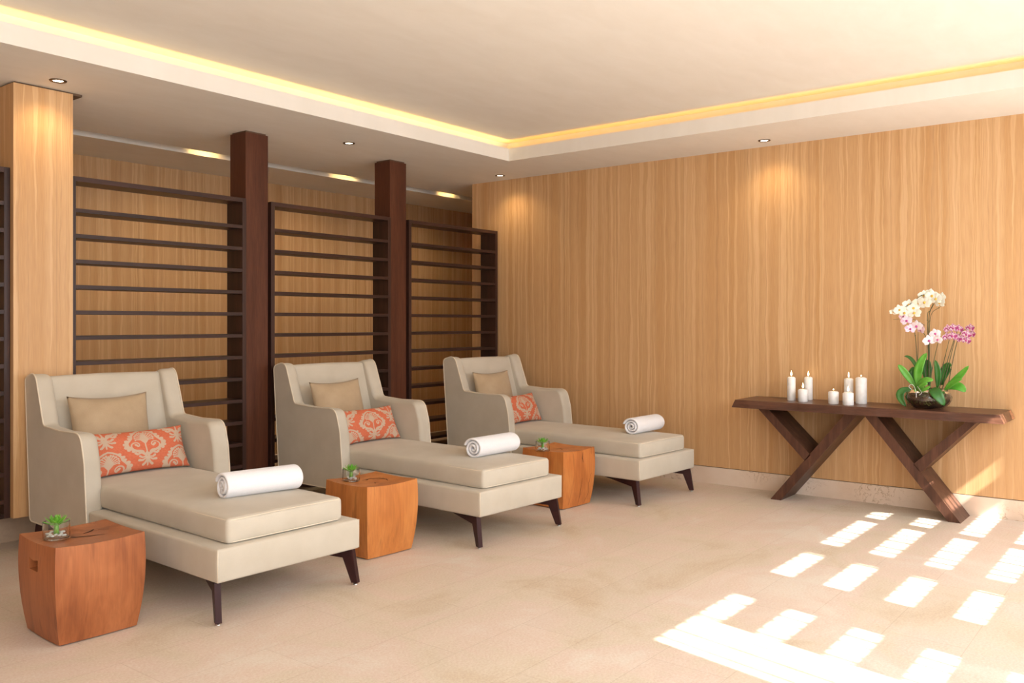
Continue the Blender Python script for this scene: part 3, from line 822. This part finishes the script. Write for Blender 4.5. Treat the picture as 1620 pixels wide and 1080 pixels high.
# ------------------------------------------------------------------ orchids in a glass bowl
BX, BY, BZ = 6.83, 1.535, .782
orc = empty('orchid_arrangement', (BX, BY, BZ), 0, 'white, pink and magenta orchids planted in a round glass bowl on the console table', 'potted orchids')
bowl = [(.0, 0), (.085, 0), (.10, .005), (.135, .03), (.153, .06), (.157, .085), (.145, .112), (.118, .132), (.100, .140), (.102, .146)]
inn = [(r - .004, z + .003) for r, z in bowl[1:-1]][::-1]
MB().lathe(bowl + [(.098, .146)] + inn + [(0, .004)], 48).build('glass_bowl', M['bowlglass'], orc, True, math.radians(60))
MB().lathe([(0, .006), (.078, .006), (.096, .012), (.128, .035), (.145, .062), (.149, .082), (.142, .095), (.10, .105), (0, .112)], 40).build('potting_bark', M['soil'], orc, True)
mm = MB(); rr = random.Random(2)
for k in range(90):   # moss fibres pressed on the camera-left side and top
    a = rr.uniform(1.6, 4.3); z = rr.uniform(.04, .135); r = .147 if z < .1 else .147 - (z - .1) * 1.1
    p = [((r - .004) * math.cos(a + i * rr.uniform(-.06, .06)), (r - .004) * math.sin(a + i * .05), z + rr.uniform(-.01, .012) * i) for i in range(4)]
    mm.tube(p, .0018, 4)
tag(mm.build('moss', M['moss'], orc, True), None, None, None, 'stuff')
def L(y, z, x=0.): return (x, y - BY, z - BZ)
def bez(pts, n=14):
    P = [Vector(p) for p in pts]
    out = []
    for i in range(n + 1):
        t_ = i / n; Q = P[:]
        while len(Q) > 1: Q = [Q[k] * (1 - t_) + Q[k + 1] * t_ for k in range(len(Q) - 1)]
        out.append(Q[0])
    return out
def catmull(pts, n=5):
    P = [Vector(p) for p in pts]; P = [P[0] * 2 - P[1]] + P + [P[-1] * 2 - P[-2]]; out = []
    for i in range(1, len(P) - 2):
        for k in range(n):
            s = k / n; a, b, c_, d = P[i - 1:i + 3]
            out.append(.5 * ((2 * b) + (c_ - a) * s + (2 * a - 5 * b + 4 * c_ - d) * s * s + (3 * b - a - 3 * c_ + d) * s ** 3))
    out.append(P[-2]); return out
def orchid_leaf(p0, p1, p2, w_, mat, twist=0.):
    C = bez([p0, (Vector(p1) * 2 - (Vector(p0) + Vector(p2)) / 2), p2], 14); vs = []; fs = []
    n = len(C)
    # blade faces up and towards the room
    for i, p in enumerate(C):
        t_ = (C[min(i + 1, n - 1)] - C[max(i - 1, 0)]).normalized(); ref = Vector((-1, 0, .35 + twist))
        s = t_.cross(ref).normalized(); nn = s.cross(t_).normalized()
        u = i / (n - 1); hw_ = w_ * (math.sin(PI * (u * .88 + .06)) ** .75) * (1 if u < .98 else .2)
        for k in (-1, -.5, 0, .5, 1): vs.append(p + s * hw_ * k + nn * hw_ * .25 * (abs(k) ** 1.5))
    for i in range(n - 1):
        for k in range(4): fs.append((i * 5 + k, i * 5 + k + 1, (i + 1) * 5 + k + 1, (i + 1) * 5 + k))
    mb = MB(); mb.add(vs, fs); o = mb.build('leaf', mat, orc, True, fix=False)
    md = o.modifiers.new('thick', 'SOLIDIFY'); md.thickness = .0022; md.offset = 0
D, Lt = M['leafD'], M['leafL']
orchid_leaf(L(1.615, .93, -.03), L(1.674, 1.027, -.05), L(1.725, 1.092, -.06), .024, Lt)
orchid_leaf(L(1.59, .93, -.05), L(1.583, 1.068, -.06), L(1.533, 1.18, -.05), .030, Lt)
orchid_leaf(L(1.60, .99, .05), L(1.650, 1.115, .06), L(1.712, 1.150, .06), .013, D)
orchid_leaf(L(1.64, .92, -.03), L(1.712, .880, -.05), L(1.672, .790, -.06), .028, D)
orchid_leaf(L(1.49, .93, -.09), L(1.445, .905, -.17), L(1.392, .822, -.17), .036, D, .5)
orchid_leaf(L(1.42, .92, -.04), L(1.341, 1.000, -.04), L(1.262, 1.098, -.05), .024, Lt)
orchid_leaf(L(1.41, .92, -.06), L(1.36, .975, -.09), L(1.29, 1.008, -.12), .020, Lt)
orchid_leaf(L(1.41, .93, -.01), L(1.341, .948, -.02), L(1.287, .912, -.03), .033, Lt, .3)
orchid_leaf(L(1.60, .925, -.08), L(1.535, .985, -.13), L(1.47, .992, -.14), .022, Lt)
orchid_leaf(L(1.59, .915, -.10), L(1.54, .955, -.14), L(1.505, .97, -.15), .018, Lt)
orchid_leaf(L(1.475, .93, .0), L(1.470, 1.035, .0), L(1.487, 1.13, -.01), .022, D)
orchid_leaf(L(1.46, .95, .05), L(1.43, 1.060, .06), L(1.393, 1.095, .05), .034, D)
orchid_leaf(L(1.534, .95, .03), L(1.552, 1.06, .04), L(1.539, 1.13, .04), .034, D)
orchid_leaf(L(1.575, .92, -.11), L(1.53, .925, -.15), L(1.485, .952, -.16), .014, Lt)
orchid_leaf(L(1.625, .93, .04), L(1.648, 1.02, .05), L(1.632, 1.07, .05), .032, D)
def stem(pts, r=.0032):
    P = catmull(pts, 6); mb = MB(); mb.tube(P, [r * (1 - .5 * i / len(P)) for i in range(len(P))], 6)
    for i in range(4, len(P) - 2, 7):   # nodes
        p = P[i]; mb.lathe([(0, -.005), (r * 1.35, -.002), (r * 1.35, .002), (0, .005)], 8, p)
    return mb.build('flower_stem', M['stem'], orc, True)
stem([L(1.520, .88, 0), L(1.530, 1.162, 0), L(1.530, 1.441, 0), L(1.500, 1.545, -.02), L(1.555, 1.600, -.05), L(1.647, 1.530, -.06), L(1.758, 1.479, -.07)])
stem([L(1.536, .88, .02), L(1.539, 1.199, .02), L(1.545, 1.445, .02), L(1.52, 1.49, .0), L(1.46, 1.588, -.03)])
stem([L(1.528, .88, -.02), L(1.521, 1.2, -.02), L(1.516, 1.44, -.02), L(1.458, 1.505, -.03), L(1.411, 1.527, -.04)], .0026)
stem([L(1.60, .88, .01), L(1.617, 1.198, .01), L(1.625, 1.319, 0), L(1.645, 1.40, -.02)])
stem([L(1.632, .88, .03), L(1.612, 1.161, .03), L(1.604, 1.330, .0)], .0028)
stem([L(1.56, .88, -.01), L(1.539, 1.255, -.02), L(1.586, 1.348, -.04), L(1.638, 1.399, -.05)], .0028)
stem([L(1.535, .88, -.03), L(1.483, 1.154, -.04), L(1.455, 1.262, -.06)])
stem([L(1.488, .88, .01), L(1.424, 1.156, 0), L(1.390, 1.290, -.02)])
stem([L(1.480, .88, .03), L(1.399, 1.175, .02), L(1.360, 1.30, 0)])
stem([L(1.450, .88, -.01), L(1.390, 1.129, -.02), L(1.350, 1.30, -.03), L(1.33, 1.36, -.03)])
stem([L(1.415, .88, .0), L(1.370, 1.148, 0), L(1.324, 1.322, -.01), L(1.26, 1.36, -.02)])
stem([L(1.552, 1.38, -.03), L(1.621, 1.422, -.05), L(1.70, 1.427, -.06), L(1.760, 1.420, -.06)], .0022)
def blossom(y, z, x, s, mat, lip, yaw, pitch, seed):
    rnd = random.Random(seed)
    mb = MB(); mb.cur = 0
    def petal(ang, ln, wd, back=0.):
        def fn(p, q):
            u = p; v = q * 2 - 1
            w_ = wd * (math.sin(PI * (u * .92 + .04)) ** .6) * (.55 + .45 * math.sin(PI * min(1, u)))
            rx = ln * u; ry = w_ * v; rz_ = -back * u * u - .18 * abs(v) ** 2 * w_ + .06 * ln * math.sin(u * 3)
            return (rx * math.cos(ang) - ry * math.sin(ang), rx * math.sin(ang) + ry * math.cos(ang), rz_)
        mb.grid(fn, 6, 6)
    for a in (90, 215, 325): petal(math.radians(a), .95, .36, .12)
    for a in (5, 175): petal(math.radians(a), 1.0, .56, -.03)
    mb.v = [(p[0] * s, p[1] * s, p[2] * s) for p in mb.v]
    R = Matrix.Rotation(-PI / 2 + yaw, 4, 'Z') @ Matrix.Rotation(PI / 2 + pitch, 4, 'X') @ Matrix.Rotation(rnd.uniform(-.3, .3), 4, 'Z')
    o = mb.build('blossom', mat, orc, True, fix=False); o.matrix_local = Matrix.Translation(Vector((x, y - BY, z - BZ))) @ R
    lm = MB(); lm.lathe([(0, -.05 * s), (.16 * s, 0), (.20 * s, .08 * s), (.10 * s, .22 * s), (0, .26 * s)], 10, (0, -.08 * s, .02 * s))
    l = lm.build('lip', lip, o, True)
k = 0
for y, z, x, s, yw in ((1.758, 1.477, -.07, .026, .5), (1.711, 1.493, -.08, .042, .3), (1.676, 1.472, -.08, .044, .1), (1.655, 1.530, -.05, .046, .4), (1.610, 1.470, -.08, .050, -.1), (1.618, 1.505, -.07, .046, .2),
                       (1.582, 1.540, -.06, .050, 0), (1.540, 1.545, -.08, .052, -.2), (1.557, 1.596, -.04, .040, .2), (1.497, 1.592, -.06, .048, .1), (1.468, 1.570, -.07, .048, -.3), (1.446, 1.543, -.06, .046, -.5), (1.442, 1.580, -.04, .040, -.4), (1.520, 1.61, -.02, .038, 0)):
    k += 1; blossom(y, z, x, s, M['pwhite'], M['lipY'], yw, random.uniform(-.35, .1), k)
for y, z, x, s, yw in ((1.663, 1.415, -.08, .042, .2), (1.640, 1.355, -.07, .040, .5), (1.600, 1.375, -.06, .046, -.2), (1.573, 1.352, -.05, .040, -.6), (1.69, 1.445, -.06, .032, .5)):
    k += 1; blossom(y, z, x, s, M['ppink'] if s != .046 else M['ppale'], M['lipM'], yw, random.uniform(-.3, .1), k)
for y, z, x, s, yw in ((1.510, 1.272, -.09, .044, .3), (1.452, 1.279, -.09, .036, -.2), (1.474, 1.322, -.07, .040, .1)):
    k += 1; blossom(y, z, x, s, M['ppale'], M['lipM'], yw, random.uniform(-.3, .1), k)
for y, z, x, s, yw in ((1.392, 1.355, -.05, .034, .2), (1.360, 1.362, -.06, .034, 0), (1.327, 1.355, -.05, .034, -.1), (1.401, 1.298, -.05, .032, .3), (1.366, 1.305, -.06, .036, 0), (1.336, 1.292, -.05, .034, -.2),
                       (1.255, 1.362, -.05, .034, -.3), (1.249, 1.318, -.04, .034, -.4), (1.275, 1.318, -.06, .034, 0), (1.278, 1.277, -.05, .034, -.1), (1.310, 1.285, -.05, .033, .1)):
    k += 1; blossom(y, z, x, s, M['pstripe'], M['lipM'], yw, random.uniform(-.3, .1), k)
wr = MB(); wr.tube(catmull([L(1.612, .917, -.13), L(1.632, .940, -.14), L(1.617, .957, -.14), L(1.597, .944, -.14), L(1.580, .90, -.155), L(1.577, .865, -.163)]), .0026, 6)
wr.tube(catmull([L(1.580, .945, -.12), L(1.560, .925, -.14), L(1.545, .90, -.15), L(1.56, .885, -.155)]), .002, 6)
wr.build('wire_tie', M['wire'], orc, True)
